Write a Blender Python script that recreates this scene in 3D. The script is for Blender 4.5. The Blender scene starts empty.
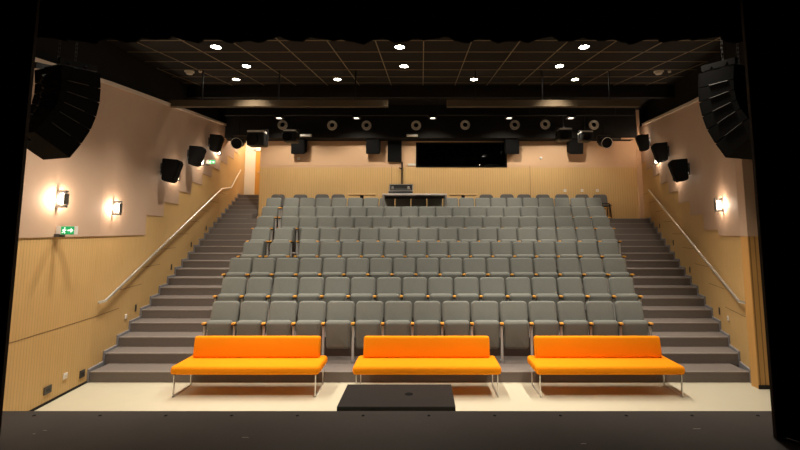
import bpy, bmesh, math, random
from mathutils import Matrix, Vector

random.seed(7)
scene = bpy.context.scene
COL = scene.collection
EYE = 2.505

# ---------------------------------------------------------------- camera, world, exposure
cam_data = bpy.data.cameras.new('camera')
cam_data.sensor_width = 36.0
cam_data.lens = 440.0 / 800.0 * 36.0
cam_data.shift_x = -22.0 / 800.0
cam_data.shift_y = -40.0 / 800.0
cam_data.clip_start = 0.05
cam = bpy.data.objects.new('camera', cam_data)
COL.objects.link(cam)
cam.location = (0, 0, EYE)
cam.rotation_euler = (math.radians(90 + 5.8425), 0, 0)
scene.camera = cam

world = bpy.data.worlds.new('world')
scene.world = world
world.use_nodes = True
world.node_tree.nodes['Background'].inputs[0].default_value = (0.9, 0.75, 0.6, 1)
world.node_tree.nodes['Background'].inputs[1].default_value = 0.002

vs = scene.view_settings
vs.view_transform = 'Standard'
vs.look = 'None'
vs.gamma = 1.0
vs.use_curve_mapping = False
vs.exposure = 0.1

DOWN_W = 470.0          # one ceiling downlight
SCONCE_W = 23.0         # one wall sconce
REAR_W = 230.0         # one small lamp on the rear pipe
WARM = (1.0, 0.89, 0.74)
WARM2 = (1.0, 0.78, 0.58)

# ---------------------------------------------------------------- materials
def mat(name, col, rough=0.6, metal=0.0, spec=0.5, noise=0.0, nscale=8.0, bump=0.0, bscale=60.0,
        emit=None, estr=0.0, sheen=0.0):
    m = bpy.data.materials.new(name)
    m.use_nodes = True
    nt = m.node_tree
    b = nt.nodes['Principled BSDF']
    b.inputs['Base Color'].default_value = (*col, 1)
    b.inputs['Roughness'].default_value = rough
    b.inputs['Metallic'].default_value = metal
    b.inputs['Specular IOR Level'].default_value = spec
    if sheen:
        b.inputs['Sheen Weight'].default_value = sheen
    if emit:
        b.inputs['Emission Color'].default_value = (*emit, 1)
        b.inputs['Emission Strength'].default_value = estr
    tc = nt.nodes.new('ShaderNodeTexCoord')
    if noise:
        n = nt.nodes.new('ShaderNodeTexNoise')
        n.inputs['Scale'].default_value = nscale
        n.inputs['Detail'].default_value = 4
        r = nt.nodes.new('ShaderNodeMapRange')
        r.inputs[3].default_value = 1 - noise
        r.inputs[4].default_value = 1 + noise
        mx = nt.nodes.new('ShaderNodeMix')
        mx.data_type = 'RGBA'
        mx.blend_type = 'MULTIPLY'
        mx.inputs[0].default_value = 1
        mx.inputs[6].default_value = (*col, 1)
        nt.links.new(tc.outputs['Object'], n.inputs['Vector'])
        nt.links.new(n.outputs['Fac'], r.inputs[0])
        nt.links.new(r.outputs[0], mx.inputs[7])
        nt.links.new(mx.outputs[2], b.inputs['Base Color'])
    if bump:
        n2 = nt.nodes.new('ShaderNodeTexNoise')
        n2.inputs['Scale'].default_value = bscale
        bp = nt.nodes.new('ShaderNodeBump')
        bp.inputs['Strength'].default_value = bump
        bp.inputs['Distance'].default_value = 0.01
        nt.links.new(tc.outputs['Object'], n2.inputs['Vector'])
        nt.links.new(n2.outputs['Fac'], bp.inputs['Height'])
        nt.links.new(bp.outputs['Normal'], b.inputs['Normal'])
    return m

def wood(name, c1, c2, axis, period, depth=0.35, grain=0.12, rough=0.5):
    """veneer with fine vertical slats every `period` metres along `axis`"""
    m = bpy.data.materials.new(name)
    m.use_nodes = True
    nt = m.node_tree
    N, L = nt.nodes, nt.links
    b = N['Principled BSDF']
    b.inputs['Roughness'].default_value = rough
    b.inputs['Specular IOR Level'].default_value = 0.3
    tc = N.new('ShaderNodeTexCoord')
    sep = N.new('ShaderNodeSeparateXYZ')
    L.new(tc.outputs['Object'], sep.inputs[0])
    div = N.new('ShaderNodeMath'); div.operation = 'DIVIDE'; div.inputs[1].default_value = period
    L.new(sep.outputs[axis], div.inputs[0])
    fr = N.new('ShaderNodeMath'); fr.operation = 'FRACT'
    L.new(div.outputs[0], fr.inputs[0])
    gr = N.new('ShaderNodeMath'); gr.operation = 'LESS_THAN'; gr.inputs[1].default_value = 0.22
    L.new(fr.outputs[0], gr.inputs[0])
    mp = N.new('ShaderNodeMapping')
    mp.inputs['Scale'].default_value = (14, 14, 0.9)
    L.new(tc.outputs['Object'], mp.inputs[0])
    no = N.new('ShaderNodeTexNoise'); no.inputs['Scale'].default_value = 1.6; no.inputs['Detail'].default_value = 5
    L.new(mp.outputs[0], no.inputs['Vector'])
    mix = N.new('ShaderNodeMix'); mix.data_type = 'RGBA'
    mix.inputs[6].default_value = (*c1, 1); mix.inputs[7].default_value = (*c2, 1)
    L.new(no.outputs['Fac'], mix.inputs[0])
    dk = N.new('ShaderNodeMix'); dk.data_type = 'RGBA'; dk.blend_type = 'MULTIPLY'
    dk.inputs[7].default_value = (1 - depth, 1 - depth, 1 - depth, 1)
    L.new(gr.outputs[0], dk.inputs[0]); L.new(mix.outputs[2], dk.inputs[6])
    L.new(dk.outputs[2], b.inputs['Base Color'])
    bp = N.new('ShaderNodeBump'); bp.inputs['Strength'].default_value = 0.25; bp.inputs['Distance'].default_value = 0.006
    bp.invert = True
    L.new(gr.outputs[0], bp.inputs['Height']); L.new(bp.outputs['Normal'], b.inputs['Normal'])
    return m

M = {}
M['oak_side'] = wood('oak slats side', (0.70, 0.465, 0.20), (0.60, 0.385, 0.155), 1, 0.052, 0.16)
M['oak_back'] = wood('oak slats back', (0.68, 0.45, 0.20), (0.58, 0.37, 0.15), 0, 0.085, 0.14)
M['oak_rib'] = wood('oak ribs', (0.64, 0.36, 0.12), (0.52, 0.28, 0.09), 0, 0.085, 0.55)
M['pink'] = mat('rose beige panel', (0.52, 0.365, 0.262), 0.75, noise=0.05, nscale=2.5)
M['pink_back'] = mat('rose beige rear panel', (0.64, 0.41, 0.24), 0.7, noise=0.05, nscale=2.0)
M['groove'] = mat('panel joint', (0.16, 0.09, 0.04), 0.8)
M['black_wall'] = mat('matt black paint', (0.010, 0.009, 0.008), 0.9, spec=0.2)
M['ceil_tile'] = mat('black ceiling tile', (0.012, 0.010, 0.008), 0.85, noise=0.15, nscale=3, spec=0.2)
M['ceil_grid'] = mat('bronze ceiling bar', (0.20, 0.15, 0.085), 0.5)
M['mould'] = mat('pale ledge', (0.62, 0.50, 0.40), 0.6)
M['beam'] = mat('brown beam paint', (0.095, 0.072, 0.046), 0.9, spec=0.1)
M['lino'] = mat('cream linoleum', (0.60, 0.56, 0.43), 0.35, noise=0.03, nscale=4)
M['stage'] = mat('dark stage floor', (0.040, 0.030, 0.026), 0.75, noise=0.18, nscale=3.5, bump=0.05, bscale=25)
M['scuff'] = mat('scuff mark', (0.3, 0.27, 0.24), 0.8)
M['step'] = mat('grey brown carpet', (0.180, 0.155, 0.142), 0.9, noise=0.12, nscale=30, spec=0.15)
M['nosing'] = mat('step nosing', (0.27, 0.235, 0.215), 0.7)
M['stringer'] = mat('grey stringer', (0.25, 0.25, 0.27), 0.55)
M['seat'] = mat('grey seat fabric', (0.178, 0.186, 0.170), 0.9, noise=0.10, nscale=40, bump=0.1, bscale=300, sheen=0.08, spec=0.2)
M['chair_fab'] = mat('charcoal fabric', (0.10, 0.095, 0.09), 0.9, noise=0.1, nscale=30)
M['dark_plastic'] = mat('dark plastic', (0.025, 0.025, 0.025), 0.5)
M['wood_tip'] = mat('golden beech', (0.85, 0.40, 0.06), 0.4, noise=0.12, nscale=25)
M['steel'] = mat('brushed steel', (0.60, 0.59, 0.57), 0.35, metal=0.85)
M['leg_paint'] = mat('silver leg paint', (0.52, 0.52, 0.52), 0.45, metal=0.3)
M['chrome'] = mat('chrome', (0.75, 0.74, 0.72), 0.28, metal=0.85)
M['orange'] = mat('orange wool', (0.95, 0.295, 0.003), 0.85, noise=0.05, nscale=60, bump=0.08, bscale=250, spec=0.15)
M['curtain'] = mat('black stage curtain', (0.003, 0.003, 0.003), 0.95, spec=0.05)
M['hem'] = mat('dark brown hem', (0.015, 0.008, 0.006), 0.9)
M['speaker'] = mat('black speaker', (0.0045, 0.0045, 0.0045), 0.8, spec=0.12)
M['speaker_gap'] = mat('grey speaker seam', (0.06, 0.058, 0.055), 0.6)
M['rig'] = mat('black rigging steel', (0.010, 0.010, 0.010), 0.5, metal=0.5)
M['block'] = mat('black painted ply', (0.014, 0.012, 0.011), 0.7, noise=0.2, nscale=6, spec=0.25)
M['white'] = mat('white plastic', (0.8, 0.78, 0.74), 0.4)
M['cream'] = mat('cream plastic', (0.62, 0.56, 0.45), 0.5)
M['grey_plate'] = mat('grey plate', (0.08, 0.075, 0.07), 0.4, metal=0.4)
M['lamp'] = mat('lamp glass', (1, 1, 1), 0.4, emit=(1.0, 0.90, 0.76), estr=40)
M['lamp_small'] = mat('small lamp glass', (1, 1, 1), 0.4, emit=(1.0, 0.90, 0.75), estr=2.2)
M['sconce_glass'] = mat('sconce glass', (1, 1, 1), 0.4, emit=(1.0, 0.82, 0.62), estr=16)
M['green'] = mat('green sign face', (0.0, 0.30, 0.09), 0.4, emit=(0.0, 0.42, 0.13), estr=0.55)
M['sign_white'] = mat('lit white pictogram', (0.9, 0.95, 0.9), 0.4, emit=(0.9, 1.0, 0.92), estr=0.9)
M['door'] = mat('ochre door', (0.62, 0.30, 0.05), 0.5)
M['plaster'] = mat('cream plaster', (0.80, 0.72, 0.58), 0.8)
M['table'] = mat('grey laminate', (0.72, 0.67, 0.63), 0.45)
M['table_wood'] = mat('beech table top', (0.66, 0.42, 0.19), 0.45, noise=0.1, nscale=12)
M['room'] = mat('dark room', (0.02, 0.02, 0.022), 0.9)
M['nozzle'] = mat('aluminium nozzle', (0.72, 0.68, 0.62), 0.35, metal=0.25)
M['black'] = mat('black', (0.004, 0.004, 0.004), 0.8, spec=0.1)

def glass_mat():
    m = bpy.data.materials.new('dark window glass')
    m.use_nodes = True
    nt = m.node_tree
    nt.nodes.remove(nt.nodes['Principled BSDF'])
    tr = nt.nodes.new('ShaderNodeBsdfTransparent'); tr.inputs[0].default_value = (0.35, 0.37, 0.38, 1)
    gl = nt.nodes.new('ShaderNodeBsdfGlossy'); gl.inputs['Roughness'].default_value = 0.02
    fr = nt.nodes.new('ShaderNodeFresnel'); fr.inputs[0].default_value = 1.5
    mx = nt.nodes.new('ShaderNodeMixShader')
    out = nt.nodes['Material Output']
    nt.links.new(fr.outputs[0], mx.inputs[0]); nt.links.new(tr.outputs[0], mx.inputs[1])
    nt.links.new(gl.outputs[0], mx.inputs[2]); nt.links.new(mx.outputs[0], out.inputs[0])
    return m
M['glass'] = glass_mat()

# ---------------------------------------------------------------- mesh helpers
def link(name, bm, m, parent=None, smooth=False):
    bmesh.ops.recalc_face_normals(bm, faces=bm.faces)
    me = bpy.data.meshes.new(name)
    bm.to_mesh(me); bm.free()
    for x in (m if isinstance(m, (list, tuple)) else [m]):
        me.materials.append(M[x])
    if smooth:
        for p in me.polygons:
            p.use_smooth = True
        try:
            me.set_sharp_from_angle(angle=math.radians(40))
        except Exception:
            pass
    o = bpy.data.objects.new(name, me)
    COL.objects.link(o)
    if parent:
        o.parent = parent
    return o

def thing(name, label, cat, loc=(0, 0, 0), rz=0.0, group=None):
    o = bpy.data.objects.new(name, None)
    o.empty_display_size = 0.1
    COL.objects.link(o)
    o.location = loc
    o.rotation_euler = (0, 0, rz)
    return tag(o, label, cat, group)

def tag(o, label, cat, group=None):
    o['label'] = label; o['category'] = cat
    if group:
        o['group'] = group
    return o

def struct(name, bm, m, parent=None):
    o = link(name, bm, m, parent)
    o['kind'] = 'structure'
    return o

def box(bm, x0, x1, y0, y1, z0, z1, mi=0, Mx=None):
    v = [bm.verts.new((x, y, z)) for z in (z0, z1) for y in (y0, y1) for x in (x0, x1)]
    if Mx is not None:
        for q in v:
            q.co = Mx @ q.co
    for f in ((0, 2, 3, 1), (4, 5, 7, 6), (0, 1, 5, 4), (2, 6, 7, 3), (0, 4, 6, 2), (1, 3, 7, 5)):
        fc = bm.faces.new([v[i] for i in f]); fc.material_index = mi
    return v

def B(*a, **k):
    bm = bmesh.new(); box(bm, *a, **k); return bm

def rbox(bm, x0, x1, y0, y1, z0, z1, b=0.02, seg=3, Mx=None):
    t = bmesh.new()
    box(t, x0, x1, y0, y1, z0, z1)
    bmesh.ops.bevel(t, geom=list(t.edges), offset=b, segments=seg, affect='EDGES', profile=0.5)
    me = bpy.data.meshes.new('t'); t.to_mesh(me); t.free()
    if Mx is not None:
        me.transform(Mx)
    bm.from_mesh(me); bpy.data.meshes.remove(me)

def slab(bm, w, h, t, r, b, Mx, n=5):
    """upholstered rounded panel in the local XZ plane, thickness along Y"""
    def ring(ins, y):
        pts = []
        for cx, cz, a0 in ((w / 2 - r, h / 2 - r, 0), (-w / 2 + r, h / 2 - r, 90), (-w / 2 + r, -h / 2 + r, 180), (w / 2 - r, -h / 2 + r, 270)):
            for i in range(n):
                a = math.radians(a0 + 90 * i / (n - 1))
                rr = max(r - ins, 0.002)
                pts.append(bm.verts.new(Mx @ Vector((cx + rr * math.cos(a), y, cz + rr * math.sin(a)))))
        return pts
    cs = [(1 - math.sin(q), 1 - math.cos(q)) for q in (0, math.pi / 8, math.pi / 4, 3 * math.pi / 8, math.pi / 2)]
    R = [ring(b * i, -t / 2 + b * j) for i, j in cs] + [ring(b * i, t / 2 - b * j) for i, j in reversed(cs)]
    for a, c in zip(R, R[1:]):
        k = len(a)
        for i in range(k):
            bm.faces.new((a[i], a[(i + 1) % k], c[(i + 1) % k], c[i]))
    bm.faces.new(R[0]); bm.faces.new(R[-1][::-1])

def tube(bm, pts, r, n=8, cap=True):
    P = [Vector(p) for p in pts]
    rings = []
    for i, p in enumerate(P):
        d = (P[min(i + 1, len(P) - 1)] - P[max(i - 1, 0)]).normalized()
        up = Vector((0, 0, 1)) if abs(d.z) < 0.95 else Vector((0, 1, 0))
        a = d.cross(up).normalized(); c = a.cross(d)
        rr = r[i] if isinstance(r, (list, tuple)) else r
        rings.append([bm.verts.new(p + a * rr * math.cos(2 * math.pi * k / n) + c * rr * math.sin(2 * math.pi * k / n)) for k in range(n)])
    for a, c in zip(rings, rings[1:]):
        for k in range(n):
            bm.faces.new((a[k], a[(k + 1) % n], c[(k + 1) % n], c[k]))
    if cap:
        bm.faces.new(rings[0][::-1]); bm.faces.new(rings[-1])

def T(*a, **k):
    bm = bmesh.new(); tube(bm, *a, **k); return bm

def lathe(bm, prof, origin, axis, n=20):
    """rings of (radius, distance) along `axis` from `origin`; closed at both ends when the radius is 0"""
    o = Vector(origin); d = Vector(axis).normalized()
    up = Vector((0, 0, 1)) if abs(d.z) < 0.9 else Vector((0, 1, 0))
    a = d.cross(up).normalized(); c = a.cross(d)
    rings = []
    for r, h in prof:
        if r <= 1e-6:
            rings.append([bm.verts.new(o + d * h)])
        else:
            rings.append([bm.verts.new(o + d * h + a * r * math.cos(2 * math.pi * k / n) + c * r * math.sin(2 * math.pi * k / n)) for k in range(n)])
    for p, q in zip(rings, rings[1:]):
        if len(p) == 1 and len(q) == 1:
            continue
        for k in range(n):
            if len(p) == 1:
                bm.faces.new((p[0], q[(k + 1) % n], q[k]))
            elif len(q) == 1:
                bm.faces.new((p[k], p[(k + 1) % n], q[0]))
            else:
                bm.faces.new((p[k], p[(k + 1) % n], q[(k + 1) % n], q[k]))

def LA(prof, origin, axis, n=20):
    bm = bmesh.new(); lathe(bm, prof, origin, axis, n); return bm

def prism(bm, poly, d):
    """polygon (list of 3-D points) swept by vector d"""
    d = Vector(d)
    a = [bm.verts.new(Vector(p)) for p in poly]
    c = [bm.verts.new(Vector(p) + d) for p in poly]
    bm.faces.new(a); bm.faces.new(c[::-1])
    k = len(a)
    for i in range(k):
        bm.faces.new((a[i], c[i], c[(i + 1) % k], a[(i + 1) % k]))

def PR(poly, d):
    bm = bmesh.new(); prism(bm, poly, d); return bm

def dup(root, label, group=None, loc=None, rz=None, skip=()):
    r = root.copy(); COL.objects.link(r)
    r['label'] = label
    if group:
        r['group'] = group
    if loc is not None:
        r.location = loc
    if rz is not None:
        r.rotation_euler = (0, 0, rz)
    for ch in list(root.children):
        if ch in skip:
            continue
        c = ch.copy(); COL.objects.link(c); c.parent = r
        for g in list(ch.children):
            d = g.copy(); COL.objects.link(d); d.parent = c
    return r

def lamp(name, kind, loc, energy, color, parent=None, rot=(0, 0, 0), size=0.1, angle=120, blend=0.6):
    l = bpy.data.lights.new(name, kind)
    l.energy = energy; l.color = color
    l.shadow_soft_size = size
    if kind == 'SPOT':
        l.spot_size = math.radians(angle); l.spot_blend = blend
    o = bpy.data.objects.new(name, l)
    COL.objects.link(o); o.location = loc; o.rotation_euler = rot
    if parent:
        o.parent = parent
    return o

# ---------------------------------------------------------------- plan of the hall
R_, D_ = 0.17, 0.4535                # one step: rise and tread
Y0 = 7.566                           # front of the first step
LWP = [(-5.16, 4.0), (-5.53, 7.57), (-6.87, 14.82), (-7.56, 18.6)]
RWP = [(5.36, 7.3), (6.20, 9.83), (7.68, 14.82), (7.97, 15.8)]
YB = 15.8                            # rear wall
def wx(P, y):
    for (xa, ya), (xb, yb) in zip(P, P[1:]):
        if y <= yb or (xb, yb) == P[-1]:
            return xa + (xb - xa) * (y - ya) / (yb - ya)
def LX(y): return wx(LWP, y)
def RX(y): return wx(RWP, y)
def mz(y): return 5.027 + 0.146 * (y - 7.3)      # ledge on top of the side panels
def cz(y): return 4.95 + 0.134 * y               # sloping ceiling

# floor and stage
struct('floor', B(-6.2, 7.8, 4.0, Y0 + 0.02, -0.15, 0), 'lino')
stage = struct('stage_floor', B(-7, 7, -2.5, 4.107, 0, 0.9), 'stage')
for i in range(-6, 6):
    x = 0.06 + i * 0.572
    c = link('cable_cap', LA([(0, 0.002), (0.014, 0.002), (0.014, 0)], (x, 4.01, 0.9), (0, 0, 1), 12), 'black', stage)
for i, (x, y, dx, dy) in enumerate([(-3.05, 3.72, 0.03, 0.05), (-3.08, 3.66, 0.02, 0.02), (2.2, 3.75, 0.06, 0.01), (1.2, 3.5, 0.04, 0.012), (-1.4, 3.6, 0.05, 0.01)]):
    link('scuff', B(x, x + dx, y, y + 0.008, 0.9, 0.9012), 'scuff', stage)

# side walls: wood below, rose beige panels with a stepped lower edge above
def wallband(P, y0, y1, zlo, zhi, off, side, thick=0.12):
    """wall strip between y0 and y1 following polyline P; zlo/zhi are functions of y"""
    ys = [y0] + [q[1] for q in P if y0 < q[1] < y1] + [y1]
    bm = bmesh.new()
    for a, b_ in zip(ys, ys[1:]):
        pts = [(wx(P, a) - side * off, a, zlo(a)), (wx(P, b_) - side * off, b_, zlo(b_)),
               (wx(P, b_) - side * off, b_, zhi(b_)), (wx(P, a) - side * off, a, zhi(a))]
        prism(bm, pts, (side * thick, 0, 0))
    return bm
bm = wallband(LWP, 4.0, 18.6, lambda y: -0.15, mz, 0, -1, 0.2)
wl = struct('wall_left', bm, 'oak_side')
bm = wallband(RWP, 7.3, YB + 0.2, lambda y: -0.15, mz, 0, 1, 0.2)
wr = struct('wall_right', bm, 'oak_side')

def panels(P, first, side, y_end, y_start):
    edges = [y_start, first] + [first + 0.905 * i for i in range(1, 20)]
    edges = [e for e in edges if e < y_end] + [y_end]
    bm = bmesh.new()
    for i, (a, b_) in enumerate(zip(edges, edges[1:])):
        z = 2.40 if i == 0 else ((2.82 if side < 0 else 2.51) + 0.338 * (i - 1))
        ys = [a] + [q[1] for q in P if a < q[1] < b_] + [b_]
        for c, d in zip(ys, ys[1:]):
            pts = [(wx(P, c) - side * 0.014, c, z), (wx(P, d) - side * 0.014, d, z),
                   (wx(P, d) - side * 0.014, d, mz(d) - 0.02), (wx(P, c) - side * 0.014, c, mz(c) - 0.02)]
            prism(bm, pts, (side * 0.013, 0, 0))
    return bm
pl = struct('wall_left_upper', panels(LWP, 9.35, -1, 17.2, 4.0), 'pink')
pr = struct('wall_right_upper', panels(RWP, 8.66, 1, YB, 7.3), 'pink')

def joints(P, side, y_start, y_end, first):
    bm = bmesh.new()
    e = [y_start, first] + [first + 0.905 * i for i in range(1, 9)]
    for i, (a0, b0) in enumerate(zip(e, e[1:])):
        z2 = 1.04 + 0.34 * i
        ys = [a0] + [q[1] for q in P if a0 < q[1] < b0] + [b0]
        for a, b_ in zip(ys, ys[1:]):
            prism(bm, [(wx(P, a) - side * 0.003, a, z2), (wx(P, b_) - side * 0.003, b_, z2), (wx(P, b_) - side * 0.003, b_, z2 + 0.008), (wx(P, a) - side * 0.003, a, z2 + 0.008)], (side * 0.002, 0, 0))
    return bm
struct('groove', joints(LWP, -1, 4.0, 15, 8.45), 'groove', wl)
struct('groove', joints(RWP, 1, 7.3, 15, 8.6), 'groove', wr)

# right front return: ribbed timber face beside the stage opening
struct('wall_right_return', B(5.335, 7.6, 7.26, 7.42, 0.0, 2.40), 'oak_rib')
struct('wall_right_return_upper', B(5.33, 7.6, 7.25, 7.42, 2.40, 5.0), 'pink')
struct('wall_right_front', B(7.3, 7.5, 4.0, 7.30, -0.15, 5.0), 'oak_side')

# rear wall: slats to z 4.81, rose beige above, around the control-room window
WX0, WX1, WZ0, WZ1 = -0.22, 3.08, 4.76, 5.68
bm = bmesh.new()
box(bm, -5.87, 7.97, YB, YB + 0.2, 2.5, 4.76)
wb = struct('wall_back', bm, 'oak_back')
bm = bmesh.new()
box(bm, -5.87, WX0, YB - 0.012, YB + 0.2, 4.815, 6.9); box(bm, WX1, 7.97, YB - 0.012, YB + 0.2, 4.815, 6.9)
box(bm, WX0, WX1, YB - 0.012, YB + 0.2, WZ1, 6.9)
box(bm, -5.87, WX0, YB, YB + 0.2, 4.76, 4.815); box(bm, WX1, 7.97, YB, YB + 0.2, 4.76, 4.815)
struct('wall_back_upper', bm, 'pink_back')
bm = bmesh.new()
for x in (-1.1, 3.9):
    box(bm, x, x + 0.012, YB - 0.004, YB - 0.001, 2.9, 4.81)
struct('groove', bm, 'groove', wb)
struct('trim_1', B(7.78, 7.95, YB - 0.06, YB, 2.5, 5.8), 'pink_back')

# corridor behind the left end of the rear wall, up to the foyer door
struct('wall_corridor', B(-5.87, -5.67, YB + 0.2, 18.6, 2.5, 6.9), 'oak_back')
struct('wall_corridor_end', B(-8.2, -5.6, 18.6, 18.75, 2.5, 6.9), 'plaster')
d1 = struct('door_1', B(-7.08, -6.05, 18.53, 18.6, 3.92, 5.85), 'door')
bm = bmesh.new()
tube(bm, [(-6.95, 18.53, 4.95), (-6.95, 18.48, 4.95), (-6.83, 18.48, 4.95)], 0.012)
link('door_handle', bm, 'steel', d1)
bm = bmesh.new()
box(bm, -7.16, -7.08, 18.50, 18.6, 3.92, 5.93); box(bm, -7.16, -6.0, 18.50, 18.6, 5.85, 5.93)
struct('trim_2', bm, 'plaster')

# ceiling with its bars, black walls above the ledges, rear bulkhead
bm = bmesh.new()
prism(bm, [(-8, 3.2, cz(3.2)), (-8, 12.1, cz(12.1)), (-8, 12.1, cz(12.1) + 0.2), (-8, 3.2, cz(3.2) + 0.2)], (16.5, 0, 0))
box(bm, -8.4, 9, 12.0, 18.8, 6.9, 7.05)
box(bm, -8.4, 9, 12.05, 12.2, 6.22, 7.0)
ceiling = struct('ceiling', bm, 'ceil_tile')
bm = bmesh.new()
for i in range(-7, 8):
    x = 0.03 + 0.895 * i
    prism(bm, [(x - 0.009, 4.2, cz(4.2) - 0.012), (x - 0.009, 12.04, cz(12.04) - 0.012), (x - 0.009, 12.04, cz(12.04) + 0.01), (x - 0.009, 4.2, cz(4.2) + 0.01)], (0.018, 0, 0))
y = 5.5
while y < 12:
    prism(bm, [(-6.9, y - 0.010, cz(y) - 0.010), (-6.9, y + 0.010, cz(y) - 0.010), (-6.9, y + 0.010, cz(y) + 0.01), (-6.9, y - 0.010, cz(y) + 0.01)], (13.6, 0, 0))
    y += 0.775
struct('ceiling_grid', bm, 'ceil_grid', ceiling)
struct('wall_left_top', wallband(LWP, 4.0, 18.6, lambda y: mz(y) + 0.05, lambda y: 7.0, -0.25, -1, 0.15), 'black_wall')
struct('wall_right_top', wallband(RWP, 7.3, YB + 0.2, lambda y: mz(y) + 0.05, lambda y: 7.0, -0.25, 1, 0.15), 'black_wall')
struct('wall_right_front_top', B(7.5, 7.7, 4.0, 7.5, 4.9, 7.0), 'black_wall')
struct('trim_3', wallband(LWP, 4.0, 16.4, lambda y: mz(y) - 0.02, lambda y: mz(y) + 0.05, 0.05, -1, 0.35), 'mould')
struct('trim_4', wallband(RWP, 7.3, 15.2, lambda y: mz(y) - 0.02, lambda y: mz(y) + 0.05, 0.05, 1, 0.35), 'mould')
bm = bmesh.new()
box(bm, -7.6, 7.55, 15.2, 15.74, 5.72, 6.9)
struct('ceiling_bulkhead', bm, 'black_wall')
bm = bmesh.new()
box(bm, 7.56, 7.60, 15.16, 15.24, 5.74, 6.2); box(bm, 7.0, 7.60, 15.16, 15.24, 5.68, 5.72)  # pale strips: light along the bulkhead's end and lower edge, put into colour
struct('bulkhead_lit_edge', bm, 'pink_back')
struct('baseboard_left', wallband(LWP, 4.12, Y0, lambda y: 0, lambda y: 0.035, 0.012, -1, 0.011), 'block')
struct('baseboard_right', B(5.33, 7.3, 7.245, 7.259, 0, 0.06), 'block')

# rear and side hall shell so that no light leaks away behind the stage
struct('wall_stage_back', B(-7.2, 7.2, -2.7, -2.5, 0, 7), 'black_wall')
struct('wall_stage_left', B(-7.2, -7.0, -2.5, 4.0, 0, 7), 'black_wall')
struct('wall_stage_right', B(7.3, 7.5, -2.5, 4.0, 0, 7), 'black_wall')
struct('ceiling_stage', B(-7.2, 7.5, -2.7, 4.0, 6.6, 6.8), 'black_wall')

# ---------------------------------------------------------------- raked seating platform and aisle steps
RIGHT = [4.077, 4.364, 4.643, 4.897, 5.212, 5.463, 5.719, 6.00]
REST_N = [15, 16, 17, 15, 16, 18, 19, 20]
LONE = {3: [-4.447, -3.775], 4: [-4.60, -3.985], 5: [-4.817], 6: [-5.009], 7: [-5.203]}
W = 0.5307
left_edge = [min([RIGHT[k] - REST_N[k] * W] + LONE.get(k, [])) - 0.06 for k in range(8)]
right_edge = [RIGHT[k] + 0.06 for k in range(8)]
for k in range(9):
    y0 = 0.907 * k
    z1 = R_ * (1 + 2 * k)
    xa, xb = (left_edge[k], right_edge[k]) if k < 8 else (-5.88, 6.1)
    if k == 0:
        xa, xb = LX(Y0) + 0.03, RX(Y0) - 0.03
    y1 = y0 + 0.907 if k < 8 else YB - Y0
    tr = struct('floor_tier', B(xa, xb, Y0 + y0 + (0.004 if k else 0), Y0 + y1, z1 - (R_ if k == 0 else 2 * R_), z1), 'step')
    if k == 0:
        struct('nosing', B(xa, xb, Y0 - 0.004, Y0 + 0.03, z1 - 0.02, z1 + 0.003), 'nosing', tr)

def stairs(label, P, side, n, top_n):
    st = thing('aisle_stairs', label, 'stairs', (0, Y0, 0), group='aisle stairs beside the seating')
    for j in range(2, n + 1):
        y0 = D_ * (j - 1)
        k = min((j - 1) // 2, 7)
        inner = (left_edge[k] if side < 0 else right_edge[k])
        if j >= 18:
            inner = -5.88
        if j == 17:
            inner = -5.88 if side < 0 else 6.1
        depth = D_ if j < n else (1.1 if side < 0 else YB - Y0 - y0)
        z1 = R_ * j
        ya, yb = Y0 + y0, Y0 + y0 + depth
        e = 0.03
        bm = bmesh.new()
        poly = [(wx(P, ya) - side * e, y0, z1 - R_ * 1.2), (inner, y0, z1 - R_ * 1.2), (inner, y0 + depth + 0.02, z1 - R_ * 1.2), (wx(P, yb) - side * e, y0 + depth + 0.02, z1 - R_ * 1.2)]
        prism(bm, poly, (0, 0, R_ * 1.2))
        s = link('step', bm, 'step', st)
        xw = wx(P, ya) - side * e
        link('nosing', B(min(xw, inner), max(xw, inner), y0 - 0.004, y0 + 0.03, z1 - 0.018, z1 + 0.003), 'nosing', s)
    # stringer against the wall
    bm = bmesh.new()
    for j in range(1, n + 1):
        y0 = D_ * (j - 1) - 0.03
        y1 = D_ * j - 0.03
        z1 = R_ * j + 0.045
        ya, yb = Y0 + y0, Y0 + y1
        poly = [(wx(P, ya) - side * 0.001, y0, z1 - 0.3 if j > 1 else 0), (wx(P, yb) - side * 0.001, y1, z1 - 0.3 if j > 1 else 0), (wx(P, yb) - side * 0.001, y1, z1), (wx(P, ya) - side * 0.001, y0, z1)]
        prism(bm, poly, (-side * 0.028, 0, 0))
    link('stringer', bm, 'stringer', st)
    return st
stairs('carpeted stairs climbing to the corridor door, along the green exit sign wall', LWP, -1, 23, 6)
stairs('carpeted stairs ending at the rear wall, beside the ribbed timber return', RWP, 1, 17, 0)

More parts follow.
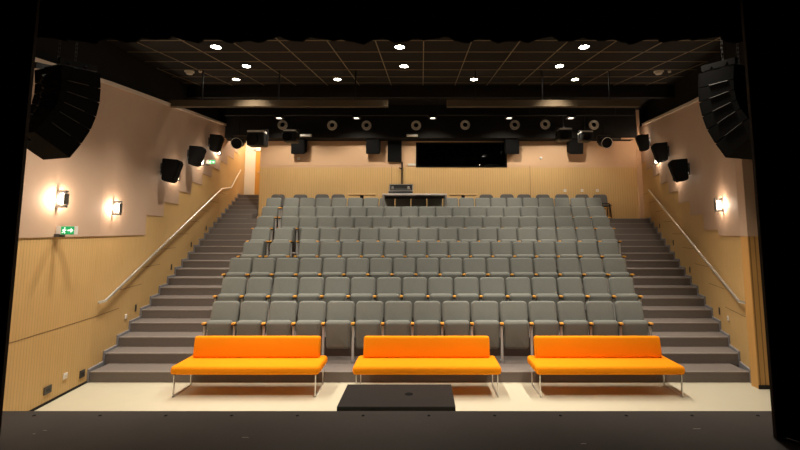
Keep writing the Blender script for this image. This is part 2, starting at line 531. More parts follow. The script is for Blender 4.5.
# ---------------------------------------------------------------- tip-up seats
def make_seat():
    t = thing('theatre_seat', '', 'seat')
    tilt = Matrix.Translation((0, 0.70, 0.705)) @ Matrix.Rotation(math.radians(-14), 4, 'X')
    bm = bmesh.new(); slab(bm, 0.502, 0.66, 0.09, 0.07, 0.040, tilt)
    link('backrest', bm, 'seat', t, True)
    fold = Matrix.Translation((0, 0.545, 0.478)) @ Matrix.Rotation(math.radians(7), 4, 'X')
    bm = bmesh.new(); slab(bm, 0.450, 0.505, 0.14, 0.06, 0.065, fold)
    link('seat_cushion', bm, 'seat', t, True)
    out = []
    for sx in (-1, 1):
        x = sx * W / 2
        bm = bmesh.new()
        box(bm, x - 0.022, x + 0.022, 0.49, 0.70, 0.632, 0.662)
        a = link('armrest', bm, 'dark_plastic', t)
        bm = bmesh.new(); rbox(bm, x - 0.031, x + 0.031, 0.44, 0.53, 0.660, 0.695, 0.01, 2)
        c = link('wood_cap', bm, 'wood_tip', a, True)
        bm = bmesh.new()
        box(bm, x - 0.020, x + 0.020, 0.50, 0.545, 0.0, 0.64)
        box(bm, x - 0.020, x + 0.020, 0.50, 0.64, 0.0, 0.025)
        l = link('leg', bm, 'leg_paint', t)
        bm = bmesh.new()
        if sx > 0:
            out += [a, l]
    return t, out
proto, right_parts = make_seat()
ROWS = ['front', 'second', 'third', 'fourth', 'fifth', 'sixth', 'seventh', 'eighth']
ORD = ['first', 'second', 'third', 'fourth', 'fifth', 'sixth', 'seventh', 'eighth', 'ninth', 'tenth', 'eleventh', 'twelfth', 'thirteenth', 'fourteenth', 'fifteenth', 'sixteenth', 'seventeenth', 'eighteenth', 'nineteenth', 'twentieth', 'twenty-first']
used = [False]
def place_seat(k, x, idx, lone, last):
    lab = 'grey tip-up seat, %s row from the stage, %s seat from the left-hand stairs' % (ROWS[k], ORD[idx])
    if lone:
        lab = 'grey tip-up seat standing apart, %s row, %s seat from the left-hand stairs' % (ROWS[k], ORD[idx])
    loc = (x, Y0 + 0.907 * k, R_ * (1 + 2 * k))
    return dup(proto, lab, 'tip-up seats of the %s row' % ROWS[k], loc, 0, () if (lone or last) else right_parts)
last_seat = None
for k in range(8):
    idx = 0
    for lx in LONE.get(k, []):
        place_seat(k, lx + W / 2, idx, True, False); idx += 1
    for i in range(REST_N[k]):
        x = RIGHT[k] - W * (REST_N[k] - i) + W / 2
        s = place_seat(k, x, idx, False, i == REST_N[k] - 1); idx += 1
for ch in list(proto.children):
    for g in list(ch.children):
        bpy.data.objects.remove(g)
    bpy.data.objects.remove(ch)
bpy.data.objects.remove(proto)

# ---------------------------------------------------------------- orange benches
def make_sofa(label, x):
    t = thing('bench_sofa', label, 'sofa', (x, 6.88, 0), group='orange bench sofas before the first row')
    bm = bmesh.new(); rbox(bm, -1.13, 1.13, 0.0, 0.64, 0.325, 0.455, 0.05, 5)
    link('seat_cushion', bm, 'orange', t, True)
    bm = bmesh.new()
    rbox(bm, -1.025, 1.025, -0.06, 0.06, 0.0, 0.338, 0.04, 5, Matrix.Translation((0, 0.50, 0.445)) @ Matrix.Rotation(math.radians(-8), 4, 'X'))
    link('backrest', bm, 'orange', t, True)
    for sx in (-1, 1):
        xx = sx * 1.07
        bm = bmesh.new()
        box(bm, xx - 0.007, xx + 0.007, 0.03, 0.055, 0.0, 0.34)
        box(bm, xx - 0.007, xx + 0.007, 0.535, 0.56, 0.0, 0.34)
        box(bm, xx - 0.007, xx + 0.007, 0.03, 0.56, 0.0, 0.016)
        box(bm, xx - 0.007, xx + 0.007, 0.03, 0.56, 0.318, 0.334)
        link('sled_leg', bm, 'chrome', t)
    return t
make_sofa('orange bench sofa beside the stairs under the exit sign wall', -2.68)
make_sofa('orange bench sofa in the middle, directly behind the low black block', 0.075)
make_sofa('orange bench sofa nearest the ribbed timber return', 2.855)

# low black block before the stage
bl = thing('stage_block', 'low black wooden block between the stage edge and the middle orange sofa', 'platform', (-0.31, 5.9, 0))
bm = bmesh.new(); rbox(bm, -0.712, 0.712, -0.385, 0.385, 0.34, 0.40, 0.006, 1)
link('top', bm, 'block', bl)
link('body', B(-0.69, 0.69, -0.375, 0.375, 0, 0.345), 'block', bl)
link('recessed_handle', LA([(0, 0.003), (0.05, 0.003), (0.055, 0)], (0.14, 0.02, 0.40), (0, 0, 1), 14), 'black', bl)

# ---------------------------------------------------------------- loose chairs and tables on the top tier
ZT = R_ * 17
def make_chair():
    t = thing('conference_chair', '', 'chair')
    bm = bmesh.new(); slab(bm, 0.49, 0.50, 0.05, 0.11, 0.024, Matrix.Translation((0, 0.17, 0.63)) @ Matrix.Rotation(math.radians(-8), 4, 'X'))
    link('backrest', bm, 'chair_fab', t, True)
    bm = bmesh.new(); rbox(bm, -0.24, 0.24, -0.30, 0.15, 0.43, 0.49, 0.025, 3)
    link('seat', bm, 'chair_fab', t, True)
    for sx in (-1, 1):
        for ya, yb in ((-0.26, -0.24), (0.14, 0.10)):
            link('leg', T([(sx * 0.23, ya, 0), (sx * 0.20, yb, 0.44)], 0.011), 'rig', t)
    return t
cpx = [(278.5, 'beside the corridor corner'), (301, None), (322.5, None), (338, None), (486.5, None), (507, None), (523.5, None), (542.5, None), (561.5, None), (582, None), (599.5, None)]
clab = ['charcoal chair nearest the corridor corner, behind the last row', 'second charcoal chair from the corridor corner, behind the last row',
        'third charcoal chair from the corridor corner, behind the last row', 'charcoal chair beside the small table nearer the corridor, behind the last row',
        'charcoal chair right beside the small table on the window side, behind the last row', 'second charcoal chair past the small table on the window side',
        'third charcoal chair past the small table on the window side', 'fourth charcoal chair past the small table on the window side',
        'third charcoal chair from the black end rail, behind the last row', 'second charcoal chair from the black end rail, behind the last row',
        'charcoal chair nearest the black end rail, behind the last row']
ch0 = make_chair()
for i, ((px, _), lb) in enumerate(zip(cpx, clab)):
    x = (px - 422) * 15.62 / 440 * 1.003
    o = ch0 if i == 0 else dup(ch0, lb)
    o.location = (x, 15.40 + 0.05 * math.sin(i * 2.1), ZT)
    o.rotation_euler = (0, 0, 0.10 * math.sin(i * 1.7))
    o['label'] = lb; o['group'] = 'loose chairs behind the last row'

def bistro(label, x):
    t = thing('side_table', label, 'table', (x, 15.03, ZT), group='small beech tables behind the last row')
    bm = bmesh.new(); rbox(bm, -0.46, 0.46, -0.19, 0.19, 0.795, 0.84, 0.008, 2)
    link('tabletop', bm, 'table_wood', t)
    link('column', B(-0.055, 0.055, -0.055, 0.055, 0.02, 0.795), 'rig', t)
    link('base', B(-0.22, 0.22, -0.17, 0.17, 0, 0.02), 'rig', t)
bistro('small beech-topped table on a black column, nearer the corridor', (362 - 422) * 15.1 / 440)
bistro('small beech-topped table on a black column, below the control room window', (463 - 422) * 15.1 / 440)

ds = thing('mixing_desk', 'long grey table standing over the last row, carrying the open flight case', 'table', (-0.22, 14.05, R_ * 15))
bm = bmesh.new(); rbox(bm, -1.06, 1.02, 0, 0.86, 1.065, 1.115, 0.006, 1)
link('tabletop', bm, 'table', ds)
for x in (-1.02, 0.98):
    link('leg', B(x - 0.03, x + 0.03, 0.0, 0.05, 0, 1.07), 'steel', ds)
    link('leg', B(x - 0.03, x + 0.03, 0.79, 0.84, 0.34, 1.07), 'steel', ds)
link('apron', B(-1.0, 0.96, 0.40, 0.42, 0.98, 1.07), 'dark_plastic', ds)
fc = thing('flight_case', 'open black flight case with silver edges holding a mixer, on the long grey table', 'case', (-0.70, 14.25, R_ * 15 + 1.115))
bm = bmesh.new(); box(bm, -0.39, 0.39, 0, 0.5, 0, 0.12)
link('case_base', bm, 'dark_plastic', fc)
bm = bmesh.new(); box(bm, -0.39, 0.39, 0.44, 0.5, 0.125, 0.37)
lid = link('case_lid', bm, 'dark_plastic', fc)
bm = bmesh.new()
for z in (0.125, 0.345):
    box(bm, -0.40, 0.40, 0.43, 0.51, z, z + 0.03)
for x in (-0.40, 0.37):
    box(bm, x, x + 0.03, 0.43, 0.51, 0.125, 0.375)
link('edge_trim', bm, 'steel', lid)
bm = bmesh.new()
for z in (0.0, 0.095):
    box(bm, -0.40, 0.40, -0.008, 0.0, z, z + 0.028)
link('edge_trim', bm, 'steel', fc)
bm = bmesh.new()
prism(bm, [(-0.33, 0.04, 0.12), (-0.33, 0.42, 0.12), (-0.33, 0.42, 0.22), (-0.33, 0.04, 0.15)], (0.66, 0, 0))
mx = link('mixer', bm, 'grey_plate', fc)
for x in (-0.3, 0.22):
    bm = bmesh.new(); rbox(bm, x, x + 0.08, 0.05, 0.12, 0.16, 0.26, 0.02, 2)
    link('silver_catch', bm, 'steel', fc)
lp = tag(link('paper_sheet', B(-0.02, 0.30, 14.35, 14.62, R_ * 15 + 1.115, R_ * 15 + 1.118), 'white'), 'white paper lying flat beside the flight case on the long table', 'paper')
# black guard rail at the end of the last rows
gr = thing('end_rail', 'black tubular guard rail at the stair end of the last row', 'railing', (6.24, 14.95, R_ * 17))
link('top_rail', T([(-0.12, 0, 0.51), (0.11, 0, 0.51), (0.14, 0, 0.49)], 0.018), 'rig', gr, True)
for x in (-0.12, 0.14):
    link('post', T([(x, 0, 0), (x, 0, 0.50)], 0.018), 'rig', gr, True)

# ---------------------------------------------------------------- handrails
def handrail(label, pts, P, side, brackets):
    t = thing('handrail', label, 'handrail', (0, 0, 0), group='wall handrails')
    def rx(y):
        ya, yb = pts[0][0], pts[1][0]
        return wx(P, ya) + (wx(P, yb) - wx(P, ya)) * (y - ya) / (yb - ya)
    q = [(rx(y) - side * 0.09, y, z) for y, z in pts]
    ends = [(wx(P, pts[0][0]) - side * 0.01, pts[0][0] - 0.04, pts[0][1] - 0.02)]
    link('rail', T(ends + q, 0.024, 10), 'chrome', t, True)
    for y in brackets:
        # height on the polyline
        for (ya, za), (yb, zb) in zip(pts, pts[1:]):
            if ya <= y <= yb:
                z = za + (zb - za) * (y - ya) / (yb - ya)
        x = wx(P, y); xr = rx(y) - side * 0.09
        link('bracket', T([(x - side * 0.005, y, z - 0.07), (xr, y, z - 0.06), (xr, y, z - 0.01)], 0.008, 6), 'steel', t)
handrail('silver handrail with a kinked upper end, on the exit sign wall', [(7.77, 1.285), (14.83, 3.886), (16.1, 4.05), (17.5, 4.90)], LWP, -1, [8.3, 9.8, 11.3, 12.8, 14.3, 16.9])
handrail('straight silver handrail above the stairs that end at the rear wall', [(7.62, 1.30), (14.48, 3.82)], RWP, 1, [8.2, 8.8, 10.2, 11.6, 13.0, 14.1])

# ---------------------------------------------------------------- wall fittings
def wall_frame(P, y, z, side):
    """matrix: local X out of the wall into the hall, local Y along the wall, Z up"""
    d = (wx(P, y + 0.05) - wx(P, y - 0.05)) / 0.1
    t = Vector((d, 1, 0)).normalized()
    n = Vector((-side * t.y, side * t.x, 0))
    ang = math.atan2(n.y, n.x)
    return (wx(P, y) - side * 0.027, y, z), ang

def sconce(label, P, y, z, side, s=1.0, w=1.0):
    loc, a = wall_frame(P, y, z, side)
    t = thing('wall_sconce', label, 'wall lamp', loc, a, 'wall sconces')
    link('back_plate', B(0, 0.012, -0.03, 0.03, -0.13, 0.13), 'grey_plate', t)
    bm = bmesh.new(); lathe(bm, [(0, -0.085), (0.028, -0.08), (0.028, 0.08), (0, 0.085)], (0.06, 0, 0), (0, 0, 1), 14)
    link('glass', bm, 'sconce_glass', t, True)
    link('shade', B(0.115, 0.122, -0.055, 0.055, -0.085, 0.085), 'grey_plate', t)
    for zz in (0.088, -0.128):
        link('cap', B(0.012, 0.125, -0.03, 0.03, zz, zz + 0.04), 'grey_plate', t)
    for yy in (-0.06, 0.06):
        lamp('sconce_bulb', 'POINT', (0.075, yy, 0), SCONCE_W * w / 2, WARM2, t, size=0.03)
sconce('lit wall sconce above the lower green exit sign', LWP, 6.50, 2.962, -1)
sconce('lit wall sconce second along from the stage, past the exit sign', LWP, 7.95, 2.90, -1)
sconce('lit wall sconce half hidden behind the lowest box speaker of the exit sign wall', LWP, 10.75, 3.83, -1)
sconce('lit wall sconce beside the small upper exit sign', LWP, 12.61, 4.49, -1)
sconce('lit wall sconce behind the highest box speaker of the exit sign wall', LWP, 14.30, 5.08, -1)
sconce('lit wall sconce standing clear near the ribbed timber return', RWP, 8.29, 2.976, 1)
sconce('lit wall sconce under the lowest box speaker on the ribbed return side', RWP, 11.25, 3.90, 1)
sconce('lit wall sconce beside the middle box speaker on the ribbed return side', RWP, 13.2, 4.62, 1)
sconce('lit wall sconce behind the highest box speaker on the ribbed return side', RWP, 14.75, 5.50, 1)

def wall_speaker(label, P, y, z, side, s=1.0):
    """wedge cabinet flat to the wall behind, its front leaning out over the seats"""
    loc, a = wall_frame(P, y, z, side)
    t = thing('box_speaker', label, 'speaker', loc, a, 'box speakers on the side walls')
    poly = [(0.05, -0.22), (0.08, -0.25), (0.27, -0.29), (0.42, 0.20), (0.37, 0.24), (0.05, 0.26)]
    bm = bmesh.new()
    prism(bm, [(x * s, -0.13 * s, q * s) for x, q in poly], (0, 0.26 * s, 0))
    bmesh.ops.bevel(bm, geom=list(bm.edges), offset=0.012, segments=2, affect='EDGES')
    link('cabinet', bm, 'speaker', t)
    bm = bmesh.new()
    prism(bm, [(0.288 * s, -0.11 * s, -0.26 * s), (0.304 * s, -0.11 * s, -0.265 * s), (0.430 * s, -0.11 * s, 0.16 * s), (0.414 * s, -0.11 * s, 0.165 * s)], (0, 0.22 * s, 0))
    link('grille', bm, 'black', t)
    bm = bmesh.new()
    box(bm, 0.0, 0.02, -0.06, 0.06, -0.12, 0.16)
    box(bm, 0.02, 0.10, -0.03, 0.03, -0.05, 0.05)
    link('bracket', bm, 'rig', t)
wall_speaker('black box speaker lowest of the three on the exit sign wall', LWP, 9.94, 3.86, -1)
wall_speaker('black box speaker middle of the three on the exit sign wall', LWP, 11.61, 4.48, -1)
wall_speaker('black box speaker highest of the three on the exit sign wall', LWP, 13.37, 5.18, -1)
wall_speaker('black box speaker lowest of the three on the ribbed return side', RWP, 10.31, 3.92, 1)
wall_speaker('black box speaker middle of the three on the ribbed return side', RWP, 11.99, 4.65, 1)
wall_speaker('black box speaker highest of the three on the ribbed return side', RWP, 14.17, 5.36, 1)

def exit_sign(label, P, y, z, side, s=1.0):
    """box sign standing out from the wall; the lit face looks back towards the stage"""
    loc, a = wall_frame(P, y, z, side)
    t = thing('exit_sign', label, 'sign', loc, 0, 'green exit signs')
    L, H = 0.27 * s, 0.125 * s
    link('housing', B(0.0, L, 0.0, 0.07 * s, -H / 2, H / 2), 'white', t)
    link('wall_mount', B(-0.01, 0.06 * s, -0.02, 0.10 * s, -H / 2 - 0.035 * s, -H / 2 + 0.01), 'grey_plate', t)
    f = link('green_face', B(0.075 * s, L - 0.004, -0.004, 0, -H / 2 + 0.004, H / 2 - 0.004), 'green', t)
    bm = bmesh.new()
    # arrow pointing to the right
    x0, zc = 0.175 * s, 0.0
    pts = [(x0, -0.010), (x0 + 0.045, -0.010), (x0 + 0.045, -0.034), (x0 + 0.082, 0.0), (x0 + 0.045, 0.034), (x0 + 0.045, 0.010), (x0, 0.010)]
    pts = [(x0 + (px - x0) * s, pz * s) for px, pz in pts]
    prism(bm, [(px, -0.006, pz) for px, pz in pts], (0, 0.003, 0))
    link('arrow', bm, 'sign_white', f)
    bm = bmesh.new()
    # running figure beside a doorway
    c = 0.125 * s
    def limb(*p):
        for (xa, za), (xb, zb) in zip(p, p[1:]):
            d = Vector((xb - xa, 0, zb - za)); nn = Vector((-d.z, 0, d.x)).normalized() * 0.005 * s
            q = [Vector((xa, -0.006, za)), Vector((xb, -0.006, zb))]
            prism(bm, [q[0] - nn, q[1] - nn, q[1] + nn, q[0] + nn], (0, 0.003, 0))
    limb((c, 0.018 * s), (c - 0.008 * s, -0.012 * s))
    limb((c - 0.008 * s, -0.012 * s), (c + 0.012 * s, -0.026 * s), (c + 0.008 * s, -0.046 * s))
    limb((c - 0.008 * s, -0.012 * s), (c - 0.018 * s, -0.032 * s), (c - 0.036 * s, -0.034 * s))
    limb((c + 0.001, 0.014 * s), (c + 0.02 * s, 0.0), (c + 0.03 * s, 0.008 * s))
    limb((c - 0.001, 0.014 * s), (c - 0.02 * s, 0.008 * s), (c - 0.026 * s, -0.006 * s))
    lathe(bm, [(0, 0), (0.009 * s, 0), (0.009 * s, 0.003), (0, 0.003)], (c + 0.006 * s, -0.006, 0.034 * s), (0, 1, 0), 10)
    link('running_figure', bm, 'sign_white', f)
exit_sign('green exit sign with running figure and arrow, below the sconce nearest the stage', LWP, 6.52, 2.50, -1)
exit_sign('small far green exit sign beside the middle box speaker', LWP, 13.2, 4.56, -1, 1.0)

def plate(label, P, y, z, side, m, w=0.085, h=0.085, cat='socket', name='wall_socket', grp='wall plates'):
    loc, a = wall_frame(P, y, z, side)
    loc = (loc[0] + side * 0.025, loc[1], loc[2])
    t = thing(name, label, cat, loc, a, grp)
    bm = bmesh.new(); rbox(bm, 0, 0.016, -w / 2, w / 2, -h / 2, h / 2, 0.005, 2)
    link('face_plate', bm, m, t)
    link('insert', B(0.016, 0.019, -w * 0.25, w * 0.25, -h * 0.2, h * 0.2), 'dark_plastic' if m != 'white' else 'cream', t)
plate('grey wall socket low on the slatted wall, nearest the stage', LWP, 6.645, 0.20, -1, 'grey_plate', 0.15, 0.11)
plate('white wall socket between two grey ones near the first step', LWP, 6.995, 0.283, -1, 'white', 0.085, 0.085)
plate('grey wall socket beside the bottom step under the exit sign wall', LWP, 7.40, 0.19, -1, 'grey_plate', 0.12, 0.12)
plate('white switch plate above the third step of the stairs below the kinked handrail', LWP, 8.743, 0.837, -1, 'white', 0.075, 0.085)
plate('white switch plate above the stairs below the straight handrail', RWP, 8.45, 0.86, 1, 'white', 0.075, 0.085)
plate('grey plate by the bottom step next to the ribbed return', RWP, 7.50, 0.20, 1, 'grey_plate', 0.10, 0.13)
for (P, side, sp, side_words) in ((LWP, -1, [(9.14, 0.93), (10.936, 1.60), (12.305, 2.105), (13.6, 2.566)], 'below the kinked handrail'), (RWP, 1, [(8.92, 0.91), (10.79, 1.55), (12.13, 2.16), (13.57, 2.63)], 'below the straight handrail')):
    for i, (y, z) in enumerate(sp):
        plate('slim dark step light %s, %s one going up' % (side_words, ORD[i]), P, y, z, side, 'grey_plate', 0.05, 0.14, 'step light', 'step_light', 'step lights along the stairs')

# ---------------------------------------------------------------- rear wall fittings
w1 = struct('window_1', B(WX0, WX1, YB + 0.06, YB + 0.07, WZ0, WZ1), 'glass')
bm = bmesh.new()
f = 0.05
box(bm, WX0, WX1, YB - 0.02, YB + 0.12, WZ1 - f, WZ1); box(bm, WX0, WX1, YB - 0.02, YB + 0.12, WZ0, WZ0 + f)
box(bm, WX0, WX0 + f, YB - 0.02, YB + 0.12, WZ0 + f, WZ1 - f); box(bm, WX1 - f, WX1, YB - 0.02, YB + 0.12, WZ0 + f, WZ1 - f)
struct('window_frame', bm, 'black', w1)
bm = bmesh.new()
box(bm, WX0 - 0.3, WX1 + 0.3, YB + 0.2, 18.0, 3.9, 4.0); box(bm, WX0 - 0.3, WX1 + 0.3, 17.9, 18.0, 3.9, 6.4)
box(bm, WX0 - 0.3, WX1 + 0.3, YB + 0.2, 18.0, 6.3, 6.4); box(bm, WX0 - 0.4, WX0 - 0.3, YB + 0.2, 18.0, 3.9, 6.4); box(bm, WX1 + 0.3, WX1 + 0.4, YB + 0.2, 18.0, 3.9, 6.4)
struct('wall_control_room', bm, 'room')
cd = thing('control_desk', 'dark desk with pale equipment behind the control room window', 'desk', (1.4, 16.4, 4.0))
link('desktop', B(-1.5, 1.6, 0, 0.6, 0.76, 0.80), 'dark_plastic', cd)
for x in (-1.45, 1.5):
    link('leg', B(x, x + 0.05, 0.05, 0.55, 0, 0.76), 'rig', cd)
eq = thing('equipment_rack', 'pale equipment at the end of the desk behind the control room window', 'equipment', (2.45, 16.5, 4.80))
link('case', B(-0.02, 0.46, 0, 0.4, 0, 0.18), 'white', eq)
link('front_panel', B(0.0, 0.44, -0.01, 0, 0.03, 0.15), 'grey_plate', eq)
mon = thing('computer_monitor', 'dim monitor on the desk behind the control room window', 'monitor', (1.35, 16.6, 4.80))
link('screen', B(-0.25, 0.25, 0, 0.03, 0.08, 0.4), 'dark_plastic', mon)
link('stand', B(-0.08, 0.08, -0.05, 0.1, 0, 0.09), 'dark_plastic', mon)

def rear_speaker(label, px):
    x = (px - 422) * 15.5 / 440
    t = thing('box_speaker', label, 'speaker', (x, 15.52, 5.47), 0, 'box speakers below the bulkhead')
    bm = bmesh.new()
    prism(bm, [(-0.24, -0.20, 0.27), (-0.24, 0.2, 0.27), (-0.24, 0.2, -0.15), (-0.24, -0.12, -0.29)], (0.48, 0, 0))
    bmesh.ops.bevel(bm, geom=list(bm.edges), offset=0.012, segments=2, affect='EDGES')
    link('cabinet', bm, 'speaker', t)
    bm = bmesh.new()
    prism(bm, [(-0.21, -0.212, 0.24), (-0.21, -0.198, 0.24), (-0.21, -0.122, -0.26), (-0.21, -0.136, -0.26)], (0.42, 0, 0))
    link('grille', bm, 'black', t)
    link('bracket', B(-0.03, 0.03, 0.2, 0.27, -0.1, 0.2), 'rig', t)
rear_speaker('black box speaker on the rear wall nearest the corridor', 297)
rear_speaker('black box speaker on the rear wall just left of the tall black panel', 372.5)
rear_speaker('black box speaker on the rear wall at the control window edge', 513)
rear_speaker('black box speaker on the rear wall under the hanging spotlights, far from the corridor', 577.5)

pn = thing('screen_panel', 'tall narrow black panel on the rear wall beside the control room window', 'panel', (-0.98, YB - 0.02, 4.96))
link('board', B(-0.26, 0.24, -0.12, 0.0, 0, 0.76), 'black', pn)
link('bracket', B(-0.06, 0.06, 0.0, 0.02, 0.2, 0.6), 'rig', pn)
cp = thing('cable_pole', 'thin dark pole running down the rear wall under the tall black panel', 'pole', (-0.72, YB - 0.05, 2.9))
link('pole', B(-0.025, 0.025, -0.025, 0.025, 0, 2.06), 'hem', cp)
link('hook', T([(0, -0.02, 1.78), (-0.10, -0.05, 1.84)], 0.02), 'hem', cp)
for i, (px, z, w, lb, m) in enumerate([(411.5, 4.86, 0.28, 'cream plate on the rear wall left of the control room window', 'cream')]):
    x = (px - 422) * 15.8 / 440
    t = thing('wall_plate', lb, 'plate', (x, YB - 0.012, z))
    link('face', B(-w / 2, w / 2, -0.03, 0, -0.045, 0.045), m, t)
    link('label_strip', B(-w / 2 + 0.03, w / 2 - 0.03, -0.033, -0.03, -0.012, 0.012), 'table', t)
def emergency_light(label, px):
    t = thing('emergency_light', label, 'light', ((px - 422) * 15.15 / 440, 15.2, 5.80), 0, 'cream emergency fittings under the bulkhead')
    bm = bmesh.new(); rbox(bm, -0.20, 0.20, -0.09, 0.0, -0.045, 0.045, 0.02, 2)
    link('housing', bm, 'cream', t)
    link('lens', B(-0.16, 0.16, -0.1, -0.09, -0.025, 0.025), 'white', t)
emergency_light('cream emergency light on the bulkhead edge, farther from the control window', 304)
emergency_light('cream emergency light on the bulkhead edge beside the tall black panel', 412)
for i, (px, pz, lb) in enumerate([(297.5, 5.08, 'small white sensor on the rear wall nearest the corridor'), (542, 5.10, 'small white sensor on the rear wall past the control window')]):
    t = thing('wall_sensor', lb, 'sensor', ((px - 422) * 15.8 / 440, YB - 0.012, pz), 0, 'rear wall sensors')
    link('dome', LA([(0.05, 0), (0.05, 0.03), (0.03, 0.05), (0, 0.055)], (0, 0, 0), (0, -1, 0), 12), 'white', t)
    link('lens', LA([(0.012, 0.05), (0.012, 0.06), (0, 0.06)], (0, 0, 0), (0, -1, 0), 8), 'dark_plastic', t)
for i, px in enumerate((565.5, 582.5, 598)):
    t = thing('wall_socket', 'white socket on the rear wall above loose chairs, %s of three from the window' % ORD[i], 'socket', ((px - 422) * 15.8 / 440, YB - 0.001, 3.92), 0, 'rear wall sockets')
    link('face_plate', B(-0.045, 0.045, -0.02, 0, -0.045, 0.045), 'white', t)
    link('insert', B(-0.02, 0.02, -0.023, -0.02, -0.02, 0.02), 'cream', t)

# round air nozzles on the bulkhead
noz = thing('air_nozzle', '', 'air vent')
link('ring', LA([(0.172, 0.0), (0.172, 0.05), (0.155, 0.075), (0.125, 0.05), (0.10, 0.02), (0.10, 0.0)], (0, 0, 0), (0, -1, 0), 24), 'nozzle', noz, True)
link('inner_ring', LA([(0.125, 0.055), (0.105, 0.085), (0.085, 0.06), (0.08, 0.01)], (0, 0, 0.01), (0, -1, 0), 20), 'nozzle', noz, True)
link('throat', LA([(0.1, 0.012), (0, 0.012)], (0, 0, 0), (0, -1, 0), 20), 'black', noz)
nl = ['nearest the corridor', 'second from the corridor', 'third from the corridor', 'fourth from the corridor', 'fifth from the corridor', 'sixth from the corridor', 'seventh from the corridor', 'eighth from the corridor']
for i, (px, py) in enumerate([(280, 124.5), (330.5, 125), (365.5, 125), (416, 125), (466, 124.5), (516.5, 124.5), (547.5, 124), (597, 124.5)]):
    o = noz if i == 0 else dup(noz, '')
    o.location = ((px - 422) * 15.2 / 440 * 0.999, 15.195, EYE + (230 - py) * 15.2 / 440 * 1.008)
    o['label'] = 'round metal air nozzle on the black bulkhead, ' + nl[i]
    o['group'] = 'air nozzles on the bulkhead'

# ---------------------------------------------------------------- ceiling fittings
def downlight(label, x, y, w=1.0, tilt=0.0):
    t = thing('ceiling_downlight', label, 'ceiling light', (x, y, cz(y)), 0, 'round ceiling downlights')
    link('trim_ring', LA([(0.112, 0.0), (0.112, -0.03), (0.09, -0.03), (0.09, 0.0)], (0, 0, 0), (0, 0, 1), 24), 'rig', t)
    link('lens', LA([(0.09, -0.025), (0.0, -0.025)], (0, 0, 0), (0, 0, 1), 24), 'lamp', t)
    lamp('downlight_bulb', 'SPOT', (0, 0, -0.06), DOWN_W * w, WARM, t, rot=(math.radians(tilt), 0, 0), size=0.11, angle=86, blend=0.75)
rows = [(8.18, (-3.98, -0.43, 3.13), 'nearest visible row'), (9.72, (-4.01, -0.41, 3.14), 'second row'), (11.16, (-4.86, -2.21, 1.36, 4.0), 'rear row')]
names3 = ['on the exit sign wall side', 'in the middle', 'on the ribbed return side']
names4 = ['nearest the exit sign wall', 'second from the exit sign wall', 'third from the exit sign wall', 'fourth from the exit sign wall']
for y, xs, rl in rows:
    for i, x in enumerate(xs):
        downlight('lit round ceiling downlight, %s, %s' % (rl, (names3 if len(xs) == 3 else names4)[i]), x, y, 1.0, {8.18: 0, 9.72: 4, 11.16: 24}[y])
for y, w, tilt, rl in ((6.62, 0.75, 0, 'over the orange sofas'), (5.2, 0.85, 14, 'nearest the stage')):
    for i, x in enumerate((-4.0, -0.42, 3.13)):
        downlight('round downlight behind the border curtain, %s, %s' % (rl, names3[i]), x, y, w, tilt)

for lb, x, y in (('cream smoke detector on the ceiling nearer the exit sign wall', -5.62, 10.3), ('cream smoke detector on the ceiling nearer the ribbed return side', 5.72, 10.3)):
    t = thing('smoke_detector', lb, 'smoke detector', (x, y, cz(y)), 0, 'smoke detectors')
    link('base', LA([(0.11, 0.0), (0.11, -0.03), (0, -0.03)], (0, 0, 0), (0, 0, 1), 16), 'cream', t)
    link('sensor_head', LA([(0.085, -0.03), (0.07, -0.08), (0, -0.085)], (0, 0, 0), (0, 0, 1), 16), 'cream', t)
    t2 = link('indicator_base', LA([(0.04, 0.0), (0.03, -0.04), (0, -0.04)], (0.26, 0, 0), (0, 0, 1), 10), 'cream', t)

def beam(label, x0, x1):
    t = thing('ceiling_beam', label, 'beam', ((x0 + x1) / 2, 10.2, 5.43), 0, 'brown beams under the ceiling')
    h = (x1 - x0) / 2
    link('beam_body', B(-h, h, 0, 0.14, 0, 0.155), 'beam', t)
    for x in (-h * 0.7, 0, h * 0.7):
        link('hanger', B(x - 0.012, x + 0.012, 0.05, 0.08, 0.155, cz(10.26) - 5.43), 'rig', t)
beam('long brown beam hung under the ceiling on the exit sign wall side', -6.05, -0.81)
beam('long brown beam hung under the ceiling on the ribbed return side', 0.594, 5.18)
# lighting bar with its lamps
bar = thing('lighting_bar', 'long black pipe under the rear ceiling carrying the spotlights', 'pipe', (0, 14.0, 6.22))
link('pipe', T([(-6.4, 0, 0), (6.9, 0, 0)], 0.025, 8), 'rig', bar)
for x in (-5.5, -2.5, 0.5, 3.5, 6.3):
    link('hanger', T([(x, 0, 0), (x, 0, 0.68)], 0.012, 6), 'rig', bar)
def small_lamp(label, px):
    x = (px - 422) * 14 / 440
    t = thing('small_spot', label, 'spotlight', (x, 14.0, 6.19), 0, 'small lit lamps on the pipe')
    bm = bmesh.new(); rbox(bm, -0.13, 0.13, -0.12, 0.12, -0.07, -0.005, 0.01, 1)
    link('housing', bm, 'rig', t)
    link('lens', B(-0.07, 0.07, -0.07, 0.07, -0.076, -0.07), 'lamp_small', t)
    lamp('small_spot_bulb', 'SPOT', (0, 0, -0.10), REAR_W, WARM, t, rot=(math.radians(28), 0, 0), size=0.10, angle=120, blend=0.6)
small_lamp('small lit lamp on the pipe above the first air nozzle from the corridor', 276)
small_lamp('small lit lamp on the pipe above the third air nozzle from the corridor', 355)
small_lamp('small lit lamp on the pipe above the control window corner', 433)
small_lamp('small lit lamp on the pipe above the sixth air nozzle from the corridor', 511)
small_lamp('small lit lamp on the pipe above the finned boxy spotlight', 574)

